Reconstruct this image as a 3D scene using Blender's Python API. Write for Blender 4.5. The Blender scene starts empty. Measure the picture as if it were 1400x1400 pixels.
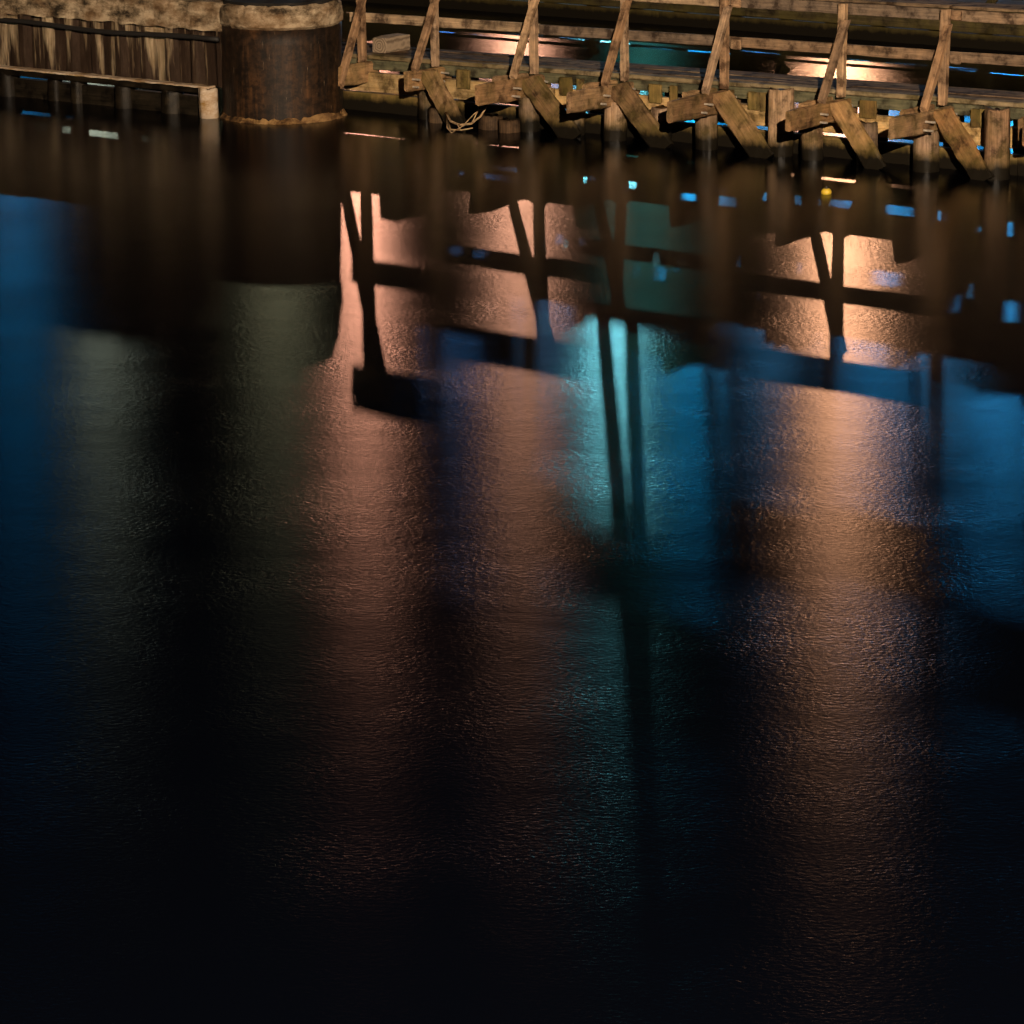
import bpy, bmesh, math, random
from mathutils import Vector, Matrix, noise

rnd = random.Random(7)
sc = bpy.context.scene
COL = sc.collection
R = math.radians

# ------------------------------------------------------------------ camera
cam_d = bpy.data.cameras.new('camera')
cam = bpy.data.objects.new('camera', cam_d)
COL.objects.link(cam)
cam_d.sensor_width = 36.0
cam_d.lens = 4513.0 / 1400.0 * 36.0
cam_d.clip_start = 0.1
cam_d.clip_end = 2000.0
PITCH = math.atan(1233.0 / 4513.0)
cam.matrix_world = (Matrix.Translation((0, 0, 6.6)) @ Matrix.Rotation(math.pi / 2 - PITCH, 4, 'X')
                    @ Matrix.Rotation(R(-0.552), 4, 'Z'))
sc.camera = cam

# ------------------------------------------------------------------ night sky, exposure
wd = bpy.data.worlds.new('World')
sc.world = wd
wd.use_nodes = True
wn = wd.node_tree.nodes
wl = wd.node_tree.links
for n in list(wn):
    wn.remove(n)
w_out = wn.new('ShaderNodeOutputWorld')
w_bg = wn.new('ShaderNodeBackground')
w_sky = wn.new('ShaderNodeTexSky')
w_sky.sky_type = 'NISHITA'
w_sky.sun_disc = False
w_sky.sun_elevation = R(-4.0)
w_sky.sun_rotation = R(200.0)
wl.new(w_sky.outputs[0], w_bg.inputs[0])
w_bg.inputs[1].default_value = 0.012
wd.cycles.sampling_method = 'NONE'
wl.new(w_bg.outputs[0], w_out.inputs[0])
sc.view_settings.view_transform = 'Standard'
sc.view_settings.look = 'None'
sc.view_settings.exposure = 0.0
sc.view_settings.gamma = 1.0
sc.view_settings.use_curve_mapping = False
sc.render.engine = 'CYCLES'
sc.cycles.use_denoising = True
sc.cycles.pixel_filter_type = 'BLACKMAN_HARRIS'
sc.cycles.filter_width = 1.5
sc.cycles.use_light_tree = False
sc.cycles.max_bounces = 2
sc.cycles.sample_clamp_indirect = 1.5
sc.cycles.caustics_reflective = False
sc.cycles.caustics_refractive = False

# ------------------------------------------------------------------ pier frame
A = R(35.96)
ES = Vector((math.cos(A), -math.sin(A), 0))
ET = Vector((-math.sin(A), -math.cos(A), 0))
ORG = Vector((0, 46.513, 0)) + ET * 2.3


def W(s, t, z):
    return ORG + ES * s + ET * t + Vector((0, 0, z))


def L(s, t, z):
    """pier local frame: x along the pier, y inwards (minus t), z up"""
    return Vector((s, -t, z))


def sag(s):
    return 0.01 * (s - 1.5)


# ------------------------------------------------------------------ materials
def new_mat(name):
    m = bpy.data.materials.new(name)
    m.use_nodes = True
    nt = m.node_tree
    for n in list(nt.nodes):
        nt.nodes.remove(n)
    out = nt.nodes.new('ShaderNodeOutputMaterial')
    bs = nt.nodes.new('ShaderNodeBsdfPrincipled')
    nt.links.new(bs.outputs[0], out.inputs[0])
    return m, nt, bs, out


def ramp(nt, fac, stops):
    r = nt.nodes.new('ShaderNodeValToRGB')
    cr = r.color_ramp
    while len(cr.elements) > 1:
        cr.elements.remove(cr.elements[-1])
    cr.elements[0].position = stops[0][0]
    cr.elements[0].color = (*stops[0][1], 1)
    for p, c in stops[1:]:
        e = cr.elements.new(p)
        e.color = (*c, 1)
    nt.links.new(fac, r.inputs[0])
    return r.outputs[0]


def mixc(nt, fac, a, b, mode='MIX'):
    m = nt.nodes.new('ShaderNodeMix')
    m.data_type = 'RGBA'
    m.blend_type = mode
    for sock, v in ((m.inputs[0], fac), (m.inputs[6], a), (m.inputs[7], b)):
        if hasattr(v, 'links') or hasattr(v, 'is_linked'):
            nt.links.new(v, sock)
        elif isinstance(v, (int, float)):
            sock.default_value = v
        else:
            sock.default_value = (*v, 1)
    return m.outputs[2]


def mathn(nt, op, a, b=None, clamp=False):
    m = nt.nodes.new('ShaderNodeMath')
    m.operation = op
    m.use_clamp = clamp
    for i, v in enumerate((a, b)):
        if v is None:
            continue
        if isinstance(v, (int, float)):
            m.inputs[i].default_value = v
        else:
            nt.links.new(v, m.inputs[i])
    return m.outputs[0]


def noise_tex(nt, vec, scale, detail=4.0, rough=0.6):
    n = nt.nodes.new('ShaderNodeTexNoise')
    n.inputs['Scale'].default_value = scale
    n.inputs['Detail'].default_value = detail
    n.inputs['Roughness'].default_value = rough
    nt.links.new(vec, n.inputs['Vector'])
    return n.outputs['Fac']


def scaled(nt, vec, s, add_random=None):
    m = nt.nodes.new('ShaderNodeMapping')
    m.inputs['Scale'].default_value = s
    nt.links.new(vec, m.inputs['Vector'])
    if add_random is not None:
        v = nt.nodes.new('ShaderNodeVectorMath')
        v.operation = 'ADD'
        nt.links.new(vec, v.inputs[0])
        c = nt.nodes.new('ShaderNodeCombineXYZ')
        k = mathn(nt, 'MULTIPLY', add_random, 37.0)
        for i in range(3):
            nt.links.new(k, c.inputs[i])
        nt.links.new(c.outputs[0], v.inputs[1])
        nt.links.new(v.outputs[0], m.inputs['Vector'])
    return m.outputs[0]


def bump(nt, height, strength, dist, bs):
    b = nt.nodes.new('ShaderNodeBump')
    b.inputs['Strength'].default_value = strength
    b.inputs['Distance'].default_value = dist
    nt.links.new(height, b.inputs['Height'])
    nt.links.new(b.outputs[0], bs.inputs['Normal'])


def wood_material(name, pale, mid, dark, algae=0.0, axis=0, tide=False, rough=0.75, spec=0.2):
    """weathered timber, grain along the local axis; algae and a wet tide band where asked"""
    m, nt, bs, out = new_mat(name)
    tc = nt.nodes.new('ShaderNodeTexCoord').outputs['Object']
    info = nt.nodes.new('ShaderNodeObjectInfo')
    rn = info.outputs['Random']
    g = [55.0, 55.0, 55.0]
    g[axis] = 2.2
    g2 = [14.0, 14.0, 14.0]
    g2[axis] = 1.2
    grain = noise_tex(nt, scaled(nt, tc, g, rn), 1.0, 5.0, 0.65)
    band = noise_tex(nt, scaled(nt, tc, g2, rn), 1.0, 3.0, 0.6)
    blot = noise_tex(nt, scaled(nt, tc, (5, 5, 5), rn), 1.0, 4.0, 0.65)
    f = mathn(nt, 'ADD', mathn(nt, 'MULTIPLY', grain, 0.55), mathn(nt, 'MULTIPLY', band, 0.45))
    col = ramp(nt, f, [(0.30, dark), (0.47, mid), (0.62, pale)])
    bl = ramp(nt, blot, [(0.36, (0.28, 0.25, 0.24)), (0.50, (1, 1, 1)), (0.66, (1.45, 1.40, 1.32))])
    col = mixc(nt, 1.0, col, bl, 'MULTIPLY')
    tone = ramp(nt, rn, [(0.0, (0.62, 0.60, 0.60)), (0.35, (0.95, 0.80, 0.66)), (0.65, (1.05, 1.02, 1.0)), (1.0, (1.4, 1.28, 1.08))])
    col = mixc(nt, 1.0, col, tone, 'MULTIPLY')
    if algae > 0:
        a = noise_tex(nt, scaled(nt, tc, (3.2, 3.2, 3.2), rn), 1.0, 4.0, 0.6)
        af = mathn(nt, 'MULTIPLY', ramp(nt, a, [(0.40, (0, 0, 0)), (0.62, (1, 1, 1))]), algae)
        col = mixc(nt, af, col, (0.115, 0.095, 0.022))
    rsock = rough
    if tide:
        geo = nt.nodes.new('ShaderNodeNewGeometry').outputs['Position']
        sep = nt.nodes.new('ShaderNodeSeparateXYZ')
        nt.links.new(geo, sep.inputs[0])
        wob = noise_tex(nt, scaled(nt, geo, (9, 9, 3)), 1.0, 4.0, 0.7)
        zz = mathn(nt, 'ADD', sep.outputs[2], mathn(nt, 'MULTIPLY', wob, 0.16))
        wet = ramp(nt, zz, [(0.21, (1, 1, 1)), (0.31, (0, 0, 0))])
        moss = ramp(nt, zz, [(0.24, (1, 1, 1)), (0.42, (0, 0, 0))])
        col = mixc(nt, mathn(nt, 'MULTIPLY', moss, 0.55), col, (0.10, 0.075, 0.018))
        col = mixc(nt, wet, col, (0.012, 0.010, 0.007))
        rr = nt.nodes.new('ShaderNodeMapRange')
        nt.links.new(wet, rr.inputs[0])
        rr.inputs[3].default_value = rough
        rr.inputs[4].default_value = 0.3
        nt.links.new(rr.outputs[0], bs.inputs['Roughness'])
    else:
        bs.inputs['Roughness'].default_value = rough
    nt.links.new(col, bs.inputs['Base Color'])
    bs.inputs['Specular IOR Level'].default_value = spec
    bump(nt, f, 0.7, 0.012, bs)
    return m


M = {}
M['rail'] = wood_material('wood_rail', (0.30, 0.235, 0.175), (0.20, 0.155, 0.115), (0.085, 0.065, 0.048))
M['post'] = wood_material('wood_post', (0.40, 0.285, 0.19), (0.29, 0.205, 0.135), (0.13, 0.09, 0.06))
M['cap'] = wood_material('wood_cap', (0.34, 0.225, 0.13), (0.235, 0.15, 0.085), (0.085, 0.055, 0.034), algae=0.35)
M['diag'] = wood_material('wood_diagonal', (0.33, 0.215, 0.115), (0.24, 0.15, 0.075), (0.10, 0.065, 0.034), algae=0.5, tide=True)
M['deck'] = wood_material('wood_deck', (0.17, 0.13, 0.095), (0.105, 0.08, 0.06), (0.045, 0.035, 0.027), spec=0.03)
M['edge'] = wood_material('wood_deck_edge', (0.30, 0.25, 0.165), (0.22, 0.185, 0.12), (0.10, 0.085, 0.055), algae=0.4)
M['stringer'] = wood_material('wood_stringer', (0.14, 0.14, 0.09), (0.09, 0.095, 0.06), (0.04, 0.042, 0.03))
M['hanger'] = wood_material('wood_hanger', (0.20, 0.145, 0.06), (0.13, 0.095, 0.038), (0.05, 0.036, 0.016), algae=0.6, axis=0)
M['wale'] = wood_material('wood_wale', (0.50, 0.37, 0.20), (0.38, 0.265, 0.13), (0.20, 0.13, 0.06), algae=0.35)
M['wale_low'] = wood_material('wood_wale_low', (0.33, 0.235, 0.105), (0.225, 0.155, 0.065), (0.10, 0.07, 0.03), algae=0.7, tide=True)
M['pile'] = wood_material('wood_pile', (0.36, 0.265, 0.20), (0.22, 0.155, 0.11), (0.07, 0.05, 0.036), algae=0.3, axis=2, tide=True)
M['dark_wood'] = wood_material('wood_dark_unlit', (0.065, 0.054, 0.03), (0.036, 0.029, 0.016), (0.014, 0.011, 0.007), algae=0.4, tide=True)  # weak light on the far fender is put into this dark colour
M['black_wood'] = wood_material('wood_near_black', (0.020, 0.016, 0.011), (0.011, 0.009, 0.006), (0.005, 0.004, 0.003), rough=0.5)  # near-black; the dark under the fender wale is put into this colour
M['dark_pile'] = wood_material('wood_dark_unlit_pile', (0.08, 0.065, 0.045), (0.045, 0.036, 0.024), (0.02, 0.016, 0.011), axis=2, tide=True)  # pile version, same lack of light painted in as dark tone
M['stump'] = wood_material('wood_stump', (0.10, 0.07, 0.045), (0.055, 0.038, 0.024), (0.02, 0.014, 0.009), axis=2)
M['twig'] = wood_material('wood_twig', (0.34, 0.26, 0.18), (0.24, 0.18, 0.12), (0.12, 0.09, 0.06))


def endgrain_material():
    m, nt, bs, out = new_mat('wood_end_grain')
    tc = nt.nodes.new('ShaderNodeTexCoord').outputs['Object']
    wv = nt.nodes.new('ShaderNodeTexWave')
    wv.wave_type = 'RINGS'
    wv.inputs['Scale'].default_value = 9.0
    wv.inputs['Distortion'].default_value = 4.0
    wv.inputs['Detail'].default_value = 3.0
    nt.links.new(scaled(nt, tc, (1, 1, 1)), wv.inputs['Vector'])
    col = ramp(nt, wv.outputs['Fac'], [(0.0, (0.16, 0.115, 0.075)), (1.0, (0.36, 0.27, 0.185))])
    nt.links.new(col, bs.inputs['Base Color'])
    bs.inputs['Roughness'].default_value = 0.8
    return m


M['block'] = endgrain_material()


def metal_material(name, col, rough=0.5, metallic=0.8):
    m, nt, bs, out = new_mat(name)
    tc = nt.nodes.new('ShaderNodeTexCoord').outputs['Object']
    n = noise_tex(nt, scaled(nt, tc, (30, 30, 30)), 1.0, 3.0)
    c = ramp(nt, n, [(0.3, tuple(0.6 * a for a in col)), (0.7, col)])
    nt.links.new(c, bs.inputs['Base Color'])
    bs.inputs['Metallic'].default_value = metallic
    bs.inputs['Roughness'].default_value = rough
    return m


M['bolt'] = metal_material('galvanised_bolt', (0.75, 0.68, 0.58), 0.45, 0.5)
M['steel'] = metal_material('mast_steel', (0.35, 0.36, 0.37), 0.5, 0.7)
M['pipe'] = metal_material('black_hose', (0.012, 0.010, 0.009), 0.7, 0.0)


def streak_wall_material():
    """rust-brown steel with pale lime streaks running down from the coping"""
    m, nt, bs, out = new_mat('rusty_sheet_steel_with_lime')
    tc = nt.nodes.new('ShaderNodeTexCoord').outputs['Object']
    sep = nt.nodes.new('ShaderNodeSeparateXYZ')
    nt.links.new(tc, sep.inputs[0])
    base_n = noise_tex(nt, scaled(nt, tc, (6, 6, 1.2)), 1.0, 5.0, 0.7)
    base = ramp(nt, base_n, [(0.3, (0.024, 0.014, 0.009)), (0.5, (0.062, 0.037, 0.024)), (0.7, (0.115, 0.076, 0.052))])
    fine = noise_tex(nt, scaled(nt, tc, (8, 4, 0.7)), 1.0, 4.0, 0.65)
    wide = noise_tex(nt, scaled(nt, tc, (2.3, 1, 0.3)), 1.0, 2.0, 0.5)
    # streaks thin out downwards (z runs 0.4 at the foot to 1.2 under the coping)
    fade = mathn(nt, 'MULTIPLY', mathn(nt, 'SUBTRACT', 1.2, sep.outputs[2]), 0.11)
    f = mathn(nt, 'SUBTRACT', mathn(nt, 'ADD', mathn(nt, 'MULTIPLY', fine, 0.6), mathn(nt, 'MULTIPLY', wide, 0.5)), fade)
    k = ramp(nt, f, [(0.520, (0, 0, 0)), (0.60, (1, 1, 1))])
    lime_n = noise_tex(nt, scaled(nt, tc, (40, 10, 4)), 1.0, 4.0)
    lime = ramp(nt, lime_n, [(0.3, (0.38, 0.26, 0.14)), (0.7, (0.68, 0.54, 0.36))])
    col = mixc(nt, k, base, lime)
    nt.links.new(col, bs.inputs['Base Color'])
    bs.inputs['Roughness'].default_value = 0.75
    bs.inputs['Specular IOR Level'].default_value = 0.2
    bump(nt, f, 0.4, 0.02, bs)
    return m


def rust_material():
    m, nt, bs, out = new_mat('dark_rusty_steel_shell')
    tc = nt.nodes.new('ShaderNodeTexCoord').outputs['Object']
    n1 = noise_tex(nt, scaled(nt, tc, (7, 7, 1.3)), 1.0, 6.0, 0.7)
    n2 = noise_tex(nt, scaled(nt, tc, (2.2, 2.2, 1.2)), 1.0, 3.0, 0.6)
    n3 = noise_tex(nt, scaled(nt, tc, (26, 26, 3.5)), 1.0, 4.0, 0.6)
    f = mathn(nt, 'ADD', mathn(nt, 'MULTIPLY', n1, 0.6), mathn(nt, 'MULTIPLY', n2, 0.4))
    col = ramp(nt, f, [(0.34, (0.006, 0.0035, 0.0025)), (0.47, (0.016, 0.009, 0.005)), (0.57, (0.036, 0.017, 0.007)), (0.68, (0.085, 0.037, 0.012))])
    n4 = noise_tex(nt, scaled(nt, tc, (13, 13, 0.7)), 1.0, 4.0, 0.65)
    run = ramp(nt, n4, [(0.55, (0, 0, 0)), (0.68, (1, 1, 1))])
    col = mixc(nt, mathn(nt, 'MULTIPLY', run, 0.6), col, (0.10, 0.045, 0.016))
    n5 = noise_tex(nt, scaled(nt, tc, (9, 9, 11)), 1.0, 5.0, 0.7)
    blotch = ramp(nt, n5, [(0.40, (0.35, 0.35, 0.35)), (0.58, (1.15, 1.15, 1.15))])
    col = mixc(nt, 1.0, col, blotch, 'MULTIPLY')
    sp = ramp(nt, n3, [(0.67, (0, 0, 0)), (0.73, (1, 1, 1))])
    col = mixc(nt, sp, col, (0.22, 0.16, 0.10))
    nt.links.new(col, bs.inputs['Base Color'])
    bs.inputs['Roughness'].default_value = 0.6
    bs.inputs['Specular IOR Level'].default_value = 0.3
    bump(nt, f, 0.5, 0.02, bs)
    return m


def concrete_material(name, stops, tint=(0.20, 0.11, 0.05)):
    m, nt, bs, out = new_mat(name)
    tc = nt.nodes.new('ShaderNodeTexCoord').outputs['Object']
    n1 = noise_tex(nt, scaled(nt, tc, (3.2, 3.2, 6.5)), 1.0, 6.0, 0.66)
    n2 = noise_tex(nt, scaled(nt, tc, (38, 38, 38)), 1.0, 4.0, 0.7)
    n3 = noise_tex(nt, scaled(nt, tc, (1.6, 1.6, 2.5)), 1.0, 4.0, 0.6)
    f = mathn(nt, 'ADD', mathn(nt, 'MULTIPLY', n1, 0.85), mathn(nt, 'MULTIPLY', n2, 0.15))
    col = ramp(nt, f, stops)
    k = ramp(nt, n3, [(0.45, (0, 0, 0)), (0.62, (1, 1, 1))])
    col = mixc(nt, mathn(nt, 'MULTIPLY', k, 0.55), col, tint)
    nt.links.new(col, bs.inputs['Base Color'])
    bs.inputs['Roughness'].default_value = 0.9
    bs.inputs['Specular IOR Level'].default_value = 0.15
    bump(nt, f, 0.9, 0.04, bs)
    return m


M['sheet'] = streak_wall_material()
M['rust'] = rust_material()
M['coping'] = concrete_material('weathered_concrete', [(0.38, (0.03, 0.022, 0.014)), (0.46, (0.17, 0.125, 0.078)), (0.52, (0.30, 0.23, 0.15)), (0.60, (0.52, 0.41, 0.28))])
M['fill'] = concrete_material('dark_fill', [(0.40, (0.010, 0.009, 0.008)), (0.62, (0.03, 0.026, 0.022)), (0.70, (0.12, 0.10, 0.08))], tint=(0.015, 0.013, 0.011))
M['ledge'] = concrete_material('orange_lit_ledge', [(0.40, (0.03, 0.016, 0.008)), (0.50, (0.13, 0.07, 0.026)), (0.60, (0.40, 0.25, 0.10))])  # orange lamp light on the base ledge is painted into this colour
M['bright_wale'] = concrete_material('pale_lit_wale', [(0.36, (0.30, 0.17, 0.05)), (0.5, (0.55, 0.42, 0.30)), (0.62, (0.72, 0.62, 0.50))])  # lit top edge of the fender wale is put into this pale colour
M['ground'] = concrete_material('dark_bank', [(0.35, (0.02, 0.02, 0.02)), (0.6, (0.06, 0.06, 0.06))], tint=(0.03, 0.03, 0.03))


def plain_material(name, col, rough, emit=None, strength=0.0):
    m, nt, bs, out = new_mat(name)
    tc = nt.nodes.new('ShaderNodeTexCoord').outputs['Object']
    n = noise_tex(nt, scaled(nt, tc, (20, 20, 20)), 1.0, 2.0)
    nt.links.new(ramp(nt, n, [(0.3, tuple(0.8 * c for c in col)), (0.7, col)]), bs.inputs['Base Color'])
    bs.inputs['Roughness'].default_value = rough
    if emit:
        bs.inputs['Emission Color'].default_value = (*emit, 1)
        bs.inputs['Emission Strength'].default_value = strength
        m.cycles.emission_sampling = 'NONE'
    return m


M['ball'] = plain_material('yellow_float', (0.75, 0.52, 0.05), 0.35)
M['ball_dark'] = plain_material('float_cap', (0.05, 0.035, 0.02), 0.5)


def water_material():
    m = bpy.data.materials.new('night_water')
    m.use_nodes = True
    nt = m.node_tree
    for n in list(nt.nodes):
        nt.nodes.remove(n)
    out = nt.nodes.new('ShaderNodeOutputMaterial')
    tc = nt.nodes.new('ShaderNodeTexCoord').outputs['Object']
    rot = nt.nodes.new('ShaderNodeMapping')
    rot.inputs['Rotation'].default_value = (0, 0, R(14))
    rot.inputs['Scale'].default_value = (1.0, 1.5, 1.0)
    nt.links.new(tc, rot.inputs['Vector'])
    n1 = noise_tex(nt, rot.outputs[0], 21.0, 2.0, 0.55)
    n2 = noise_tex(nt, rot.outputs[0], 1.6, 4.0, 0.55)
    patch = noise_tex(nt, tc, 0.55, 3.0, 0.6)
    pf = nt.nodes.new('ShaderNodeMapRange')
    nt.links.new(patch, pf.inputs[0])
    pf.inputs[1].default_value = 0.35
    pf.inputs[2].default_value = 0.65
    pf.inputs[3].default_value = 0.35
    pf.inputs[4].default_value = 1.25
    n1 = mathn(nt, 'MULTIPLY', n1, pf.outputs[0])
    b1 = nt.nodes.new('ShaderNodeBump')
    b1.inputs['Strength'].default_value = 1.0
    b1.inputs['Distance'].default_value = WATER_FINE
    nt.links.new(n1, b1.inputs['Height'])
    b2 = nt.nodes.new('ShaderNodeBump')
    b2.inputs['Strength'].default_value = 1.0
    b2.inputs['Distance'].default_value = WATER_WIDE
    nt.links.new(n2, b2.inputs['Height'])
    nt.links.new(b1.outputs[0], b2.inputs['Normal'])
    gl = nt.nodes.new('ShaderNodeBsdfGlossy')
    gl.distribution = 'BECKMANN'
    gl.inputs['Color'].default_value = (0.86, 0.88, 0.92, 1)
    gl.inputs['Roughness'].default_value = WATER_ROUGH
    gl.inputs['Anisotropy'].default_value = 0.25
    tg = nt.nodes.new('ShaderNodeCombineXYZ')
    tg.inputs[0].default_value = 1.0
    nt.links.new(tg.outputs[0], gl.inputs['Tangent'])
    nt.links.new(b2.outputs[0], gl.inputs['Normal'])
    df = nt.nodes.new('ShaderNodeBsdfDiffuse')
    df.inputs['Color'].default_value = (0.0006, 0.0009, 0.002, 1)
    fr = nt.nodes.new('ShaderNodeFresnel')
    fr.inputs['IOR'].default_value = 1.333
    mx = nt.nodes.new('ShaderNodeMixShader')
    nt.links.new(fr.outputs[0], mx.inputs[0])
    nt.links.new(df.outputs[0], mx.inputs[1])
    nt.links.new(gl.outputs[0], mx.inputs[2])
    nt.links.new(mx.outputs[0], out.inputs[0])
    return m


WATER_ROUGH = 0.214
WATER_FINE = 0.0021
WATER_WIDE = 0.0018
M['water'] = water_material()


# ------------------------------------------------------------------ object helpers
def tag(o, label=None, cat=None, group=None, kind=None):
    if label:
        o['label'] = label
    if cat:
        o['category'] = cat
    if group:
        o['group'] = group
    if kind:
        o['kind'] = kind
    return o


def empty(name, loc, rz=0.0):
    o = bpy.data.objects.new(name, None)
    COL.objects.link(o)
    o.location = loc
    o.rotation_euler = (0, 0, rz)
    o.empty_display_size = 0.3
    return o


def link(name, me, mat, parent=None, mw=None, smooth=False):
    me.materials.append(mat)
    o = bpy.data.objects.new(name, me)
    COL.objects.link(o)
    if parent is not None:
        o.parent = parent
    if mw is not None:
        o.matrix_local = mw
    if smooth:
        for p in me.polygons:
            p.use_smooth = True
    return o


def bm_mesh(name, bm):
    bmesh.ops.recalc_face_normals(bm, faces=bm.faces)
    me = bpy.data.meshes.new(name)
    bm.to_mesh(me)
    bm.free()
    return me


def timber_mesh(name, ln, w, h, segs=5, jit=0.004, ch=0.012, cuts=(0, 0)):
    """a sawn timber along local x from 0 to ln: chamfered section, slightly uneven, worn ends"""
    bm = bmesh.new()
    rings = []
    a, b = w / 2, h / 2
    sec = [(-a + ch, -b), (a - ch, -b), (a, -b + ch), (a, b - ch), (a - ch, b), (-a + ch, b), (-a, b - ch), (-a, -b + ch)]
    bow = rnd.uniform(-1, 1) * min(0.012, ln * 0.004)
    for i in range(segs + 1):
        f = i / segs
        x = ln * f
        ring = []
        for (yy, zz) in sec:
            e = 1.0
            xx = x
            if i in (0, segs):
                e = 0.965
                xx += rnd.uniform(-0.006, 0.006) + (cuts[0] if i == 0 else cuts[1]) * zz
            ring.append(bm.verts.new((xx, yy * e + rnd.uniform(-jit, jit) + bow * math.sin(math.pi * f), zz * e + rnd.uniform(-jit, jit))))
        rings.append(ring)
    for r0, r1 in zip(rings, rings[1:]):
        for k in range(8):
            bm.faces.new((r0[k], r0[(k + 1) % 8], r1[(k + 1) % 8], r1[k]))
    bm.faces.new(rings[0])
    bm.faces.new(rings[-1])
    return bm_mesh(name, bm)


def timber(name, p0, p1, w, h, mat, parent, up=(0, 0, 1), **kw):
    """timber from p0 to p1 (parent frame), h measured towards `up`, w across"""
    p0, p1 = Vector(p0), Vector(p1)
    x = (p1 - p0)
    ln = x.length
    x.normalize()
    u = Vector(up)
    z = (u - x * u.dot(x)).normalized()
    y = z.cross(x)
    mw = Matrix(((x.x, y.x, z.x, p0.x), (x.y, y.y, z.y, p0.y), (x.z, y.z, z.z, p0.z), (0, 0, 0, 1)))
    return link(name, timber_mesh(name, ln, w, h, **kw), mat, parent, mw)


def pile_mesh(name, r, z0, z1, sides=18, rings=9, rag=0.02, taper=0.06, lean=0.0, crack=0.02):
    bm = bmesh.new()
    off = rnd.uniform(0, 100)
    lvl = []
    for i in range(rings + 1):
        f = i / rings
        z = z0 + (z1 - z0) * f
        ring = []
        for k in range(sides):
            a = 2 * math.pi * k / sides
            n = noise.noise(Vector((math.cos(a) * 1.7 + off, math.sin(a) * 1.7, z * 0.9)))
            n2 = noise.noise(Vector((math.cos(a) * 6 + off, math.sin(a) * 6, z * 0.5)))
            rr = r * (1 - taper * f) + n * rag + min(0, n2) * crack * 2
            zz = z + (rnd.uniform(-0.03, 0.02) if i == rings else 0)
            ring.append(bm.verts.new((rr * math.cos(a) + lean * f, rr * math.sin(a), zz)))
        lvl.append(ring)
    for r0, r1 in zip(lvl, lvl[1:]):
        for k in range(sides):
            bm.faces.new((r0[k], r0[(k + 1) % sides], r1[(k + 1) % sides], r1[k]))
    c = bm.verts.new((lean, 0, z1 - 0.015))
    for k in range(sides):
        bm.faces.new((lvl[-1][k], lvl[-1][(k + 1) % sides], c))
    return bm_mesh(name, bm)


def pile(name, loc, r, z1, mat, parent, z0=-0.6, **kw):
    o = link(name, pile_mesh(name, r, z0, z1, **kw), mat, parent, Matrix.Translation(loc), smooth=True)
    return o


def cyl_mesh(name, r, ln, sides=10, r1=None):
    bm = bmesh.new()
    bmesh.ops.create_cone(bm, cap_ends=True, segments=sides, radius1=r, radius2=r if r1 is None else r1, depth=ln)
    return bm_mesh(name, bm)


def tube_mesh(name, pts, radii, sides=7):
    bm = bmesh.new()
    rings = []
    for i, p in enumerate(pts):
        p = Vector(p)
        d = (Vector(pts[min(i + 1, len(pts) - 1)]) - Vector(pts[max(i - 1, 0)])).normalized()
        u = d.cross(Vector((0.13, 0.31, 0.94))).normalized()
        v = d.cross(u)
        rings.append([bm.verts.new(p + (u * math.cos(2 * math.pi * k / sides) + v * math.sin(2 * math.pi * k / sides)) * radii[i]) for k in range(sides)])
    for r0, r1 in zip(rings, rings[1:]):
        for k in range(sides):
            bm.faces.new((r0[k], r0[(k + 1) % sides], r1[(k + 1) % sides], r1[k]))
    bm.faces.new(rings[0])
    bm.faces.new(rings[-1])
    return bm_mesh(name, bm)


def box_mesh(name, x0, x1, y0, y1, z0, z1):
    bm = bmesh.new()
    v = [bm.verts.new((x, y, z)) for x in (x0, x1) for y in (y0, y1) for z in (z0, z1)]
    for f in ((0, 1, 3, 2), (4, 6, 7, 5), (0, 4, 5, 1), (2, 3, 7, 6), (0, 2, 6, 4), (1, 5, 7, 3)):
        bm.faces.new([v[i] for i in f])
    return bm_mesh(name, bm)


# ------------------------------------------------------------------ the setting: water, banks
bm = bmesh.new()
vs = [bm.verts.new(p) for p in ((-700, -20, 0), (700, -20, 0), (700, 900, 0), (-700, 900, 0))]
bm.faces.new(vs)
water = link('water', bm_mesh('water', bm), M['water'])
tag(water, kind='structure')
bank = link('far_bank', box_mesh('far_bank', -500, 500, 176, 420, -1.0, 1.2), M['ground'])
tag(bank, kind='structure')
quay = link('quay', box_mesh('quay', -60, 60, -19, 0.4, -1.0, 5.0), M['ground'])
tag(quay, kind='structure')

# ------------------------------------------------------------------ the near walkway pier
pier = empty('timber_walkway', ORG, -A)
tag(pier, 'weathered timber walkway on piles with braced handrail posts, lit from the front', 'pier')
S = [-0.78, 0.47, 2.10, 3.53, 5.05, 6.75, 8.17, 9.75, 11.2]
S_END = 12.4
# deck planks run along the pier in butted lengths
for j in range(5):
    t1 = -0.06 - j * 0.19
    t0_ = t1 - 0.178
    cuts = [-2.3, 1.2 + (j % 3) * 0.9, 5.4 + (j % 2) * 1.3, S_END]
    for a, b in zip(cuts, cuts[1:]):
        zz = 0.755 + rnd.uniform(-0.006, 0.006)
        timber('deck_plank', L(a + 0.006, (t0_ + t1) / 2, zz + sag(a)), L(b - 0.006, (t0_ + t1) / 2, zz + sag(b)), 0.178, 0.06,
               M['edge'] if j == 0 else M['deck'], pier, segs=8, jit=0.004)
# stringers below the deck
for t, zz, hh in ((-0.14, 0.650, 0.145), (-0.85, 0.697, 0.05)):
    timber('stringer', L(-2.3, t, zz + sag(-2.3)), L(S_END, t, zz + sag(S_END)), 0.07, hh, M['stringer'], pier, segs=12)
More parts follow.
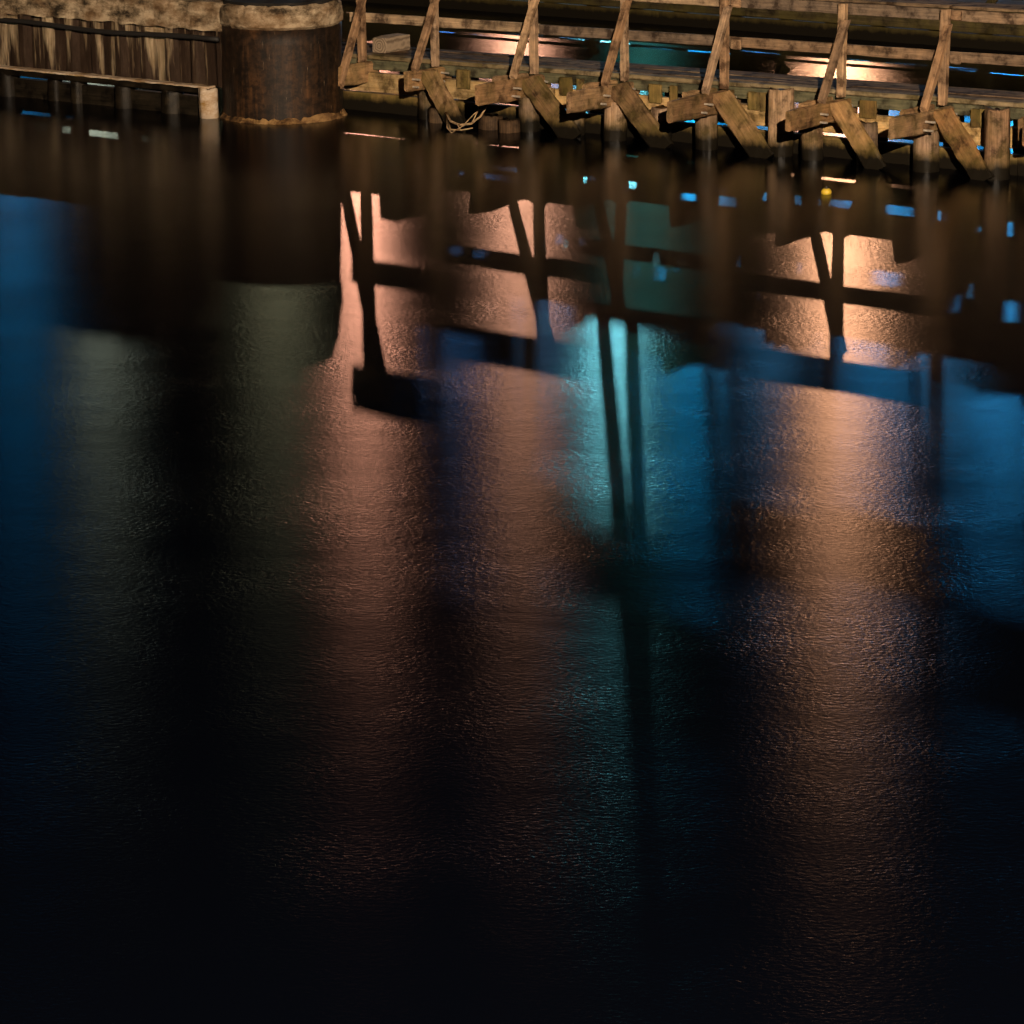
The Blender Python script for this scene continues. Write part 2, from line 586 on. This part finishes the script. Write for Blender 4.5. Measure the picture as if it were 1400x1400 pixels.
# rails: middle and top, in lengths that butt at the posts
for nm, z, h in (('middle_rail', 1.285, 0.128), ('top_rail', 1.785, 0.135)):
    cuts = [-1.05, 2.13, 5.08, 8.20, S_END]
    for a, b in zip(cuts, cuts[1:]):
        timber(nm, L(a + 0.004, -0.092, z + sag(a) + rnd.uniform(-.006, .006)), L(b - 0.004, -0.092, z + sag(b) + rnd.uniform(-.006, .006)), 0.045, h,
               M['rail'], pier, segs=10, jit=0.004, ch=0.006)
# flat plank laid along the top of the railing
for a, b in ((-1.05, 3.55), (3.56, 8.18), (8.19, S_END)):
    timber('top_plank', L(a, -0.30, 1.877 + sag(a)), L(b, -0.30, 1.877 + sag(b)), 0.46, 0.035, M['deck'], pier, segs=10, jit=0.005, ch=0.008)
# short splice blocks on the rails beside three posts
for k in (4, 6):
    for z in (1.262, 1.785):
        timber('splice_block', L(S[k] + 0.075, -0.045, z + sag(S[k])), L(S[k] + 0.20, -0.045, z + sag(S[k])), 0.04, 0.12, M['post'], pier, segs=2)
for k, s in enumerate(S):
    dz = sag(s)
    va, vb, vc, vd = (rnd.uniform(-1, 1) for _ in range(4))
    lean = rnd.uniform(-0.012, 0.012)
    out_t = 1.34
    ztop0 = 0.70 + dz
    if k == 0:
        out_t = 0.74
    if k == 1:
        out_t = 0.72
    if k > 6:
        out_t = 1.0
    slope = 0.012 if k > 1 else 0.01
    # post and its outrigger brace
    zb = 0.705 + dz + 0.0
    if k == 0:
        zb = 0.47
    timber('rail_post', L(s - 0.0, 0.0, zb), L(s + lean * 1.5, 0.0, 1.855 + dz), 0.098 + 0.012 * va, 0.098, M['post'], pier, up=(0, 1, 0), segs=6, ch=0.010)
    bt, bz = (0.58 + 0.06 * vb, 0.705 + slope * 0.60 + dz)
    if k == 0:
        bt, bz = 0.62, 0.42
    ds = 0.045 if k else 0.09
    timber('rail_brace', L(s + ds, bt, bz), L(s + ds, -0.01, 1.70 + 0.06 * vc + dz), 0.095, 0.09, M['post'], pier, up=(0, 1, 0), segs=6, ch=0.012,
           cuts=(-0.5, 0.5))
    # pair of outrigger planks clasping the pile
    for off, nm in ((0.055, 'cap_beam'), (-0.20, 'cap_beam')):
        if k < 2 and off < 0:
            continue
        d = 0.27 + 0.018 * vc
        o_t = out_t if off > 0 else 0.62
        cap = timber(nm, L(s + off, o_t, 0.70 + slope * o_t + 0.02 * vd + dz - d / 2), L(s + off + 0.02 * va, -0.25, 0.695 - 0.005 + dz - d / 2 - 0.005), 0.085, d, M['cap'], pier,
                     segs=9, jit=0.010, ch=0.020)
        if off > 0 and k >= 1:
            for (bt_, bz_) in ((0.62, 0.60), (0.66, 0.50), (0.26, 0.62), (0.02, 0.64), (0.02, 0.53), (0.22, 0.52)):
                ln = rnd.uniform(0.08, 0.15)
                x = o_t - bt_ + rnd.uniform(-.03, .03)
                me = cyl_mesh('bolt', 0.014, ln, 6)
                mw = Matrix.Translation(Vector((x, -(0.0425 + ln / 2 - 0.01) * -1 * -1, bz_ + dz - (0.70 + slope * o_t + dz - d / 2)))) @ Matrix.Rotation(math.pi / 2, 4, 'X')
                b = link('bolt', me, M['bolt'], cap, mw)
    # diagonal plank from the cap down to the waterline on the neighbouring pile
    if k >= 1:
        sb = s + 0.78
        ts = 0.40
        top = L(s + 0.17 + 0.03 * va, ts - 0.02, 0.70 + dz)
        bot = L((s + 0.92 if k in (2, 3, 4) else s + 0.86 if k > 1 else s + 0.70) + 0.06 * vd, ts + 0.10, 0.0 + 0.03 * vb)
        timber('diagonal_brace', top, bot, 0.085, 0.285 + 0.025 * vc, M['diag'], pier, up=(1, 0, 0.7), segs=9, jit=0.011, ch=0.022, cuts=(0.55, 0.2))
# piles: under the caps, between them, and two tall fender piles
for s, t, r, z1 in [(2.21, 0.28, .15, .47), (3.55, .28, .155, .50), (4.99, .28, .15, .50), (6.52, .24, .155, .51), (8.12, .27, .165, .52), (9.72, .28, .16, .52),
                    (2.86, .18, .145, .42), (4.20, .16, .15, .42), (7.28, .20, .15, .45), (0.40, .10, .13, .42), (10.5, .2, .15, .45)]:
    pile('pile', L(s, t, 0), r * rnd.uniform(.92, 1.06), z1 + sag(s), M['pile'], pier, lean=rnd.uniform(-.04, .04), crack=rnd.uniform(.015, .04))
for s, t, r, z1 in [(6.02, .22, .165, .83), (9.08, .32, .175, .83)]:
    pile('pile', L(s, t, 0), r, z1, M['pile'], pier, crack=0.035, rag=0.025)
for s in [-0.6 + 1.05 * i + rnd.uniform(-.12, .12) for i in range(12)]:
    pile('pile', L(s, -0.92, 0), .14, 0.57 + sag(s), M['pile'], pier)
# horizontal wales behind the front piles, with open slots between them
for a, b in ((-2.4, 2.4), (2.41, 5.9), (5.91, 9.2), (9.21, S_END)):
    timber('wale', L(a, -0.05, 0.078), L(b, -0.05, 0.078 + rnd.uniform(-.004, .004)), 0.11, 0.345, M['wale_low'], pier, segs=8)
    timber('wale', L(a + .02, -0.05, 0.408 + sag(a)*.5), L(b - .02, -0.05, 0.408 + sag(b)*.5), 0.09, 0.264, M['wale'], pier, segs=8)
# short hanging boards under the deck edge
for s, w_, z0 in [(0.95, .22, .44), (2.62, .20, .46), (2.85, .12, .50), (4.02, .20, .46), (4.30, .12, .47), (5.50, .17, .47), (5.66, .12, .46), (7.15, .24, .48), (8.63, .12, .47), (8.80, .22, .47), (10.2, .2, .47)]:
    timber('hanger_board', L(s, -0.03 + 0.05, z0 + sag(s)), L(s, -0.03 + 0.05, 0.69 + sag(s)), w_, 0.045, M['hanger'], pier, up=(0, -1, 0), segs=2)

# ------------------------------------------------------------------ loose things at the pier
blk = timber('timber_block', W(-0.72, -0.30, 0.755 + 0.12 + sag(-.7)), W(-0.72, -0.85, 0.755 + 0.12 + sag(-.7)), 0.24, 0.235, M['block'], None, segs=3, jit=0.006)
tag(blk, 'squared timber block with end grain lying on the walkway deck beside the caisson', 'timber block')
stubs = [((0.72, 0.42), .17, .19, 'low sawn-off pile stump in the water, nearest the caisson'),
         ((1.66, 0.55), .17, .17, 'low sawn-off pile stump tangled with driftwood branches'),
         ((2.02, 0.62), .15, .16, 'low sawn-off pile stump right of the driftwood branches')]
for (s, t), r, z1, lab in stubs:
    p = W(s, t - r, 0)
    o = link('pile_stump', pile_mesh('pile_stump', r, -0.5, z1, rag=0.02, crack=0.03), M['stump'], None, Matrix.Translation(p), smooth=True)
    tag(o, lab, 'stump', 'sawn-off stumps below the walkway')

# driftwood branch caught against the stumps
bm = bmesh.new()
br = [([(1.05, .55, .18), (1.22, .68, .10), (1.42, .74, .075), (1.58, .70, .10), (1.70, .66, .20), (1.78, .60, .36)], .020),
      ([(1.20, .70, .09), (1.34, .84, .02), (1.52, .86, .03), (1.66, .78, .06)], .014),
      ([(1.10, .60, .15), (1.30, .86, .045), (1.45, .96, .0), (1.55, .84, .09), (1.62, .72, .22), (1.74, .7, .31)], .012),
      ([(1.42, .74, .08), (1.50, .9, .10), (1.60, .95, .04)], .009),
      ([(1.58, .70, .10), (1.64, .62, .28), (1.60, .6, .37)], .009)]
parts = []
for pts, r in br:
    me = tube_mesh('tmp', [W(*p) - W(1.4, .7, 0) for p in pts], [r * (1 - 0.5 * i / len(pts)) for i in range(len(pts))], 6)
    bm.from_mesh(me)
    bpy.data.meshes.remove(me)
drift = link('driftwood_branch', bm_mesh('driftwood_branch', bm), M['twig'], None, Matrix.Translation(W(1.4, .7, 0)), smooth=True)
tag(drift, 'tangled pale driftwood branch caught between the stumps under the walkway', 'driftwood')

# small yellow float on the water
fl = empty('float_ball', (3.70, 38.1, 0.0))
tag(fl, 'small round yellow float drifting on the dark water', 'float')
bm = bmesh.new()
bmesh.ops.create_uvsphere(bm, u_segments=20, v_segments=12, radius=0.062)
for v in bm.verts:
    v.co.z = v.co.z * 0.82 + 0.022
link('ball', bm_mesh('ball', bm), M['ball'], fl, smooth=True)
bm = bmesh.new()
bmesh.ops.create_cone(bm, cap_ends=True, segments=12, radius1=0.022, radius2=0.014, depth=0.03)
link('stem', bm_mesh('stem', bm), M['ball_dark'], fl, Matrix.Translation((0.0, -0.012, 0.078)))

# ------------------------------------------------------------------ round caisson
CC = W(-1.36, 1.03, 0) + Vector((0, 0.15, 0))
cais = empty('steel_caisson', CC, -A)
tag(cais, 'round rusty steel caisson with rough concrete rim beside the walkway', 'caisson')


def shell_mesh(name, r, z0, z1, sides=72, amp=0.004, rings=10, seam=True):
    bm = bmesh.new()
    lv = []
    for i in range(rings + 1):
        z = z0 + (z1 - z0) * i / rings
        ring = []
        for k in range(sides):
            a = 2 * math.pi * k / sides
            rr = r + amp * noise.noise(Vector((math.cos(a) * 3, math.sin(a) * 3, z * 2))) * 2
            if seam and k % 9 == 0:
                rr += 0.012
            ring.append(bm.verts.new((rr * math.cos(a), rr * math.sin(a), z)))
        lv.append(ring)
    for a, b in zip(lv, lv[1:]):
        for k in range(sides):
            bm.faces.new((a[k], a[(k + 1) % sides], b[(k + 1) % sides], b[k]))
    bm.faces.new(lv[-1])
    return bm_mesh(name, bm)


link('shell', shell_mesh('shell', 0.81, -0.8, 1.245), M['rust'], cais, smooth=True)


def rough_ring(name, r, z0, z1, amp, mat, sides=128, rings=7, top=True, freq=5.0, seed=3.0):
    bm = bmesh.new()
    lv = []
    prof = [(0.0, -0.04), (0.06, 0.0), (0.5, 0.012), (0.92, 0.0), (1.0, -0.045)]
    for i in range(rings + 1):
        f = i / rings
        for (pa, da), (pb, db) in zip(prof, prof[1:]):
            if pa <= f <= pb:
                inset = da + (db - da) * (f - pa) / (pb - pa)
        ring = []
        for k in range(sides):
            a = 2 * math.pi * k / sides
            q = Vector((math.cos(a) * r * freq + seed, math.sin(a) * r * freq, (z0 + (z1 - z0) * f) * freq))
            n = noise.noise(q) + 0.5 * noise.noise(q * 2.3) + 0.25 * noise.noise(q * 5.1)
            n = min(n, 0.25)
            z = z0 + (z1 - z0) * f + (noise.noise(q * 1.3 + Vector((9, 1, 2))) * amp * 0.6 if i in (0, rings) else 0)
            rr = r + inset + n * amp
            ring.append(bm.verts.new((rr * math.cos(a), rr * math.sin(a), z)))
        lv.append(ring)
    for a, b in zip(lv, lv[1:]):
        for k in range(sides):
            bm.faces.new((a[k], a[(k + 1) % sides], b[(k + 1) % sides], b[k]))
    bm.faces.new(lv[0])
    bm.faces.new(lv[-1])
    return bm_mesh(name, bm)


link('concrete_rim', rough_ring('concrete_rim', 0.828, 1.235, 1.565, 0.035, None), M['coping'], cais)
link('base_ledge', rough_ring('base_ledge', 0.85, -0.3, 0.085, 0.06, None, rings=5, freq=7), M['ledge'], cais)
link('fill', shell_mesh('fill', 0.78, 1.45, 1.60, seam=False, amp=0.01, rings=2), M['fill'], cais)
link('mooring_post', pile_mesh('mooring_post', 0.05, 1.58, 1.69, rag=0.004, crack=0.0), M['rust'], cais, Matrix.Translation((0.364, 0.264, 0)), smooth=True)
link('mooring_post', pile_mesh('mooring_post', 0.045, 1.58, 1.66, rag=0.004, crack=0.0), M['rust'], cais, Matrix.Translation((-0.15, 0.1, 0)), smooth=True)

# ------------------------------------------------------------------ sheet-pile wall left of the caisson
wall = empty('sheet_pile_wall', W(-2.05, 1.5, 0), -A)
tag(wall, 'streaked rusty steel sheet-pile wall with crumbling concrete coping', 'wall')
WP = 0.46
nw = 17
for i in range(-1, nw):
    x1 = -0.0 - i * WP
    x0 = x1 - WP - 0.012
    dep = 0.075
    bm = bmesh.new()
    prof = [(0.0, 0.0), (0.10, 0.0), (0.28, dep), (0.72, dep), (0.90, 0.0), (1.0, 0.0)]
    cols = []
    for (u, y) in prof:
        x = x0 + (x1 - x0) * u
        col = []
        for q in range(7):
            z = 0.40 + (1.18 - 0.40) * q / 6
            col.append(bm.verts.new((x, y + 0.004 * (i % 2) + 0.005 * noise.noise(Vector((x * 3, z * 3, 0))), z)))
        cols.append(col)
    for a, b in zip(cols, cols[1:]):
        for q in range(6):
            bm.faces.new((a[q], b[q], b[q + 1], a[q + 1]))
    # give the sheet its thickness
    r = bmesh.ops.solidify(bm, geom=bm.faces[:], thickness=-0.02)
    link('steel_sheet', bm_mesh('steel_sheet', bm), M['sheet'], wall)


def rough_bar(name, x0, x1, y0, y1, z0, z1, amp, nx=90, nr=6, freq=4.0, seed=0.0, tilt=0.0):
    """long rough concrete bar along x, front face at y0 (towards the viewer)"""
    bm = bmesh.new()
    sec = []
    for i in range(nr):
        sec.append((y0, z0 + (z1 - z0) * i / nr))
    for i in range(nr):
        sec.append((y0 + (y1 - y0) * i / nr, z1))
    sec.append((y1, z1))
    sec.append((y1, z0))
    rings = []
    for j in range(nx + 1):
        x = x0 + (x1 - x0) * j / nx
        ring = []
        for (y, z) in sec:
            q = Vector((x * freq + seed, y * freq, z * freq))
            n = noise.noise(q) + 0.5 * noise.noise(q * 2.2) + 0.3 * noise.noise(q * 5)
            m_ = noise.noise(q * 1.4 + Vector((5, 3, 7)))
            ring.append(bm.verts.new((x, y + max(n, -0.4) * amp, z + m_ * amp * 0.8 + tilt * (x - x0))))
        rings.append(ring)
    k = len(sec)
    for a, b in zip(rings, rings[1:]):
        for i in range(k):
            bm.faces.new((a[i], a[(i + 1) % k], b[(i + 1) % k], b[i]))
    bm.faces.new(rings[0])
    bm.faces.new(rings[-1])
    return bm_mesh(name, bm)


link('concrete_coping', rough_bar('concrete_coping', -8.0, 0.30, -0.05, 1.3, 1.165, 1.545, 0.035, nx=150), M['coping'], wall)
link('coping_lump', rough_bar('coping_lump', -4.55, -3.95, -0.12, 0.02, 1.10, 1.23, 0.03, nx=14, nr=3, freq=6, seed=4), M['coping'], wall)

# slack black hose hanging along the wall under the coping
pts = []
for i in range(40):
    x = -8.0 + 8.05 * i / 39
    pts.append(W(-2.05 + x, 1.565, 1.06 + 0.02 * math.sin(x * 0.9) - 0.012 * math.sin(x * 2.3)))
base = W(-6.0, 1.56, 1.08)
hose = link('hose', tube_mesh('hose', [p - base for p in pts], [0.034] * len(pts), 9), M['pipe'], None, Matrix.Translation(base), smooth=True)
tag(hose, 'slack black hose strung along the streaked wall under the coping', 'hose')

# low fender in front of the wall: pale wale with painted lit edge on squat piles, lower beam, open slots
fen = empty('wall_fender', W(-2.05, 1.6, 0), -A)
tag(fen, 'low dark timber fender with pale lit top wale at the foot of the wall', 'fender')
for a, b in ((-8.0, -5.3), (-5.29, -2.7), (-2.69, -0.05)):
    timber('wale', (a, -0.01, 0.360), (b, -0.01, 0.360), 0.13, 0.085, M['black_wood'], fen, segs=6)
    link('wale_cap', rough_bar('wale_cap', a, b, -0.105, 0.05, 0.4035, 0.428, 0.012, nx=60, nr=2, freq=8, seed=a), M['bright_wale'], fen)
for a, b in ((-8.0, -4.2), (-4.19, -0.1)):
    timber('lower_beam', (a, 0.10, 0.115), (b, 0.10, 0.115), 0.12, 0.29, M['black_wood'], fen, segs=8)
for x, r in ((-6.35, .14), (-5.6, .16), (-4.86, .15), (-3.95, .17), (-3.05, .12), (-2.6, .13), (-1.72, .16), (-0.85, .17)):
    pile('pile', (x, 0.08, 0), r, 0.35, M['black_wood'], fen)
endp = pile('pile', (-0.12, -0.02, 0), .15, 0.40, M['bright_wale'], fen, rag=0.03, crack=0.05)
endp['label'] = 'pale ragged end pile of the fender'

# ------------------------------------------------------------------ far dark fender across the slip
far = empty('far_fender', W(0, -10.3, 0), -A)
tag(far, 'unlit dark timber fender across the water behind the walkway', 'fender')
FS = (-14.0, 12.0)
for i in range(4):
    a = FS[0] + i * 6.5
    b = a + 6.49
    timber('wale', (a, 0, 0.065), (b, 0, 0.065), 0.14, 0.31, M['dark_wood'], far, segs=8)
    timber('wale', (a, 0, 0.345), (b, 0, 0.345), 0.14, 0.22, M['dark_wood'], far, segs=8)
    timber('rail', (a, 0.10, 0.58), (b, 0.10, 0.58), 0.05, 0.05, M['dark_wood'], far, segs=8)
for z in (0.525, 0.665, 0.805, 0.945):
    timber('board', (-14.0, 0.24, z), (-7.3, 0.24, z), 0.04, 0.136, M['dark_wood'], far, segs=6)  # added boards that keep mast light off the water in front
for i in range(28):
    x = FS[0] + 0.5 + i * 0.93 + rnd.uniform(-.12, .12)
    pile('pile', (x, 0.22, 0), 0.13, 0.40, M['dark_pile'], far, sides=10, rings=4)
for x in (-11.0, -7.55, -4.1, -0.35, 3.3, 6.9, 10.4):
    timber('post', (x, 0.16, 0.36), (x, 0.16, 0.92), 0.11, 0.06, M['dark_wood'], far, up=(0, 1, 0), segs=3)
    timber('brace', (x - 0.30, 0.19, 0.36), (x + 0.12, 0.19, 0.84), 0.12, 0.06, M['dark_wood'], far, up=(0, 1, 0), segs=3)


# added low dark dock hiding the bright water behind the far fender
screen = empty('plank_screen', W(0, -13.5, 0), -A)
tag(screen, 'added low dark plank dock moored behind the far fender', 'screen')
for j in range(16):
    timber('plank', (-13.0, 0.14 + j * 0.30, 0.19), (12.0, 0.14 + j * 0.30, 0.19), 0.285, 0.05, M['dark_wood'], screen, segs=10)
for y in (0.1, 2.4, 4.7):
    timber('beam', (-13.0, y, 0.06), (12.0, y, 0.06), 0.12, 0.20, M['black_wood'], screen, segs=6)

# ------------------------------------------------------------------ lamps: masts on the far bank, one on the near quay
def mast_lamp(x, y, h, col, power, label, width=0.0, size=0.18, ground=1.2):
    root = empty('light_mast', (x, y, ground))
    tag(root, label, 'lamp', 'masts on the far bank')
    hh = h - ground
    me = cyl_mesh('pole', 0.16, hh + 0.5, 12, 0.08)
    link('pole', me, M['steel'], root, Matrix.Translation((0, 0.6, (hh + 0.5) / 2)), smooth=True)
    wd_ = max(width, 0.5)
    link('lamp_head', box_mesh('lamp_head', -wd_ / 2 - .1, wd_ / 2 + .1, 0.02, 0.75, hh + 0.12, hh + 0.4), M['steel'], root)
    lm = plain_material('lamp_lens', (0.8, 0.8, 0.8), 0.4, col, 3.0)
    link('lens', box_mesh('lens', -wd_ / 2, wd_ / 2, 0.0, 0.5, hh + 0.06, hh + 0.118), lm, root)
    if width > 0:
        ld = bpy.data.lights.new('lamp_light', 'AREA')
        ld.shape = 'RECTANGLE'
        ld.size = width
        ld.size_y = 0.25
        lo = bpy.data.objects.new('lamp_light', ld)
        lo.rotation_euler = (R(90 - 3), 0, 0)
        lo.rotation_euler = (R(-90), 0, 0)
        ld.spread = R(120)
    else:
        ld = bpy.data.lights.new('lamp_light', 'POINT')
        ld.shadow_soft_size = size
        lo = bpy.data.objects.new('lamp_light', ld)
    ld.color = col
    ld.energy = power
    COL.objects.link(lo)
    lo.parent = root
    lo.location = (0, -0.4, hh)
    return root


P = 0.7e4
ORANGE = (1.0, 0.50, 0.20)
LAMPS = [
    # x, height, colour, power, width, size, label
    (18.78, 23.92, (1.0, 0.46, 0.23), 1.55, 0, .20, 'tall orange lamp mast, brightest of the far bank'),
    (0.61, 20.12, (1.0, 0.45, 0.26), 0.66, 0, .22, 'orange lamp mast straight across the water'),
    (-8.32, 16.44, (1.0, 0.42, 0.25), 1.45, 0, .22, 'orange lamp mast behind the caisson edge'),
    (7.6, 24.38, (0.08, 0.60, 0.50), 0.05, 0, .30, 'tall dim green lamp mast'),
    (5.7, 10.42, (0.22, 0.86, 0.95), 2.9, 0, .30, 'low bright cyan lamp mast'),
    (27.8, 11.7, (0.03, 0.42, 0.92), 0.34, 2.6, 0, 'wide low blue floodlight at the right'),
    (20.6, 12.4, (0.03, 0.42, 0.92), 0.17, 3.0, 0, 'wide low blue floodlight below the tall orange mast'),
    (10.2, 9.8, (0.01, 0.44, 0.9), 0.27, 2.2, 0, 'wide low blue floodlight next to the cyan mast'),
    (-3.0, 8.7, (0.10, 0.38, 0.9), 0.06, 2.4, 0, 'wide low blue floodlight in the middle'),
    (-28.0, 26.9, (0.02, 0.38, 0.85), 0.022, 1.6, 0, 'tall blue floodlight at the far left'),
    (-13.05, 21.95, (0.80, 0.76, 0.42), 0.085, 0, .30, 'dim yellowish lamp mast behind the caisson'),
    (-23.2, 15.45, (0.75, 0.85, 0.62), 0.19, 0, .40, 'dim greenish white lamp mast at the left'),
    (14.8, 11.8, (0.08, 0.46, 0.9), 0.075, 0.9, 0, 'small low blue floodlight right of the wide one by the cyan mast'),
    (24.3, 12.6, (0.06, 0.44, 0.9), 0.09, 0.9, 0, 'small low blue floodlight left of the rightmost wide one'),
    (2.2, 10.6, (0.18, 0.48, 0.9), 0.05, 1.2, 0, 'wide low pale blue floodlight left of the cyan mast'),
]
for (x, h, c, pw, wdt, sz, lab) in LAMPS:
    mast_lamp(x, 185.0, h, c, pw * P * (0.5 if wdt else 1.0), lab, wdt, sz)

# quay lamp that lights the walkway from the viewer's side
ql = empty('quay_lamp', (3.5, -1.2, 5.0))
tag(ql, 'warm street lamp on the near quay beside the viewer', 'lamp')
link('pole', cyl_mesh('pole', 0.09, 6.6, 12, 0.05), M['steel'], ql, Matrix.Translation((0, 0, 3.3)), smooth=True)
link('lamp_head', box_mesh('lamp_head', -0.18, 0.18, -0.1, 0.8, 6.55, 6.72), M['steel'], ql)
link('lens', box_mesh('lens', -0.14, 0.14, 0.3, 0.75, 6.51, 6.545), plain_material('quay_lens', (0.8, 0.8, 0.8), 0.4, (1, 0.7, 0.4), 3.0), ql)
ld = bpy.data.lights.new('lamp_light', 'POINT')
ld.color = (1.0, 0.77, 0.54)
ld.energy = 0.92e5
ld.shadow_soft_size = 0.12
lo = bpy.data.objects.new('lamp_light', ld)
COL.objects.link(lo)
lo.parent = ql
lo.location = (0, 0.55, 6.35)
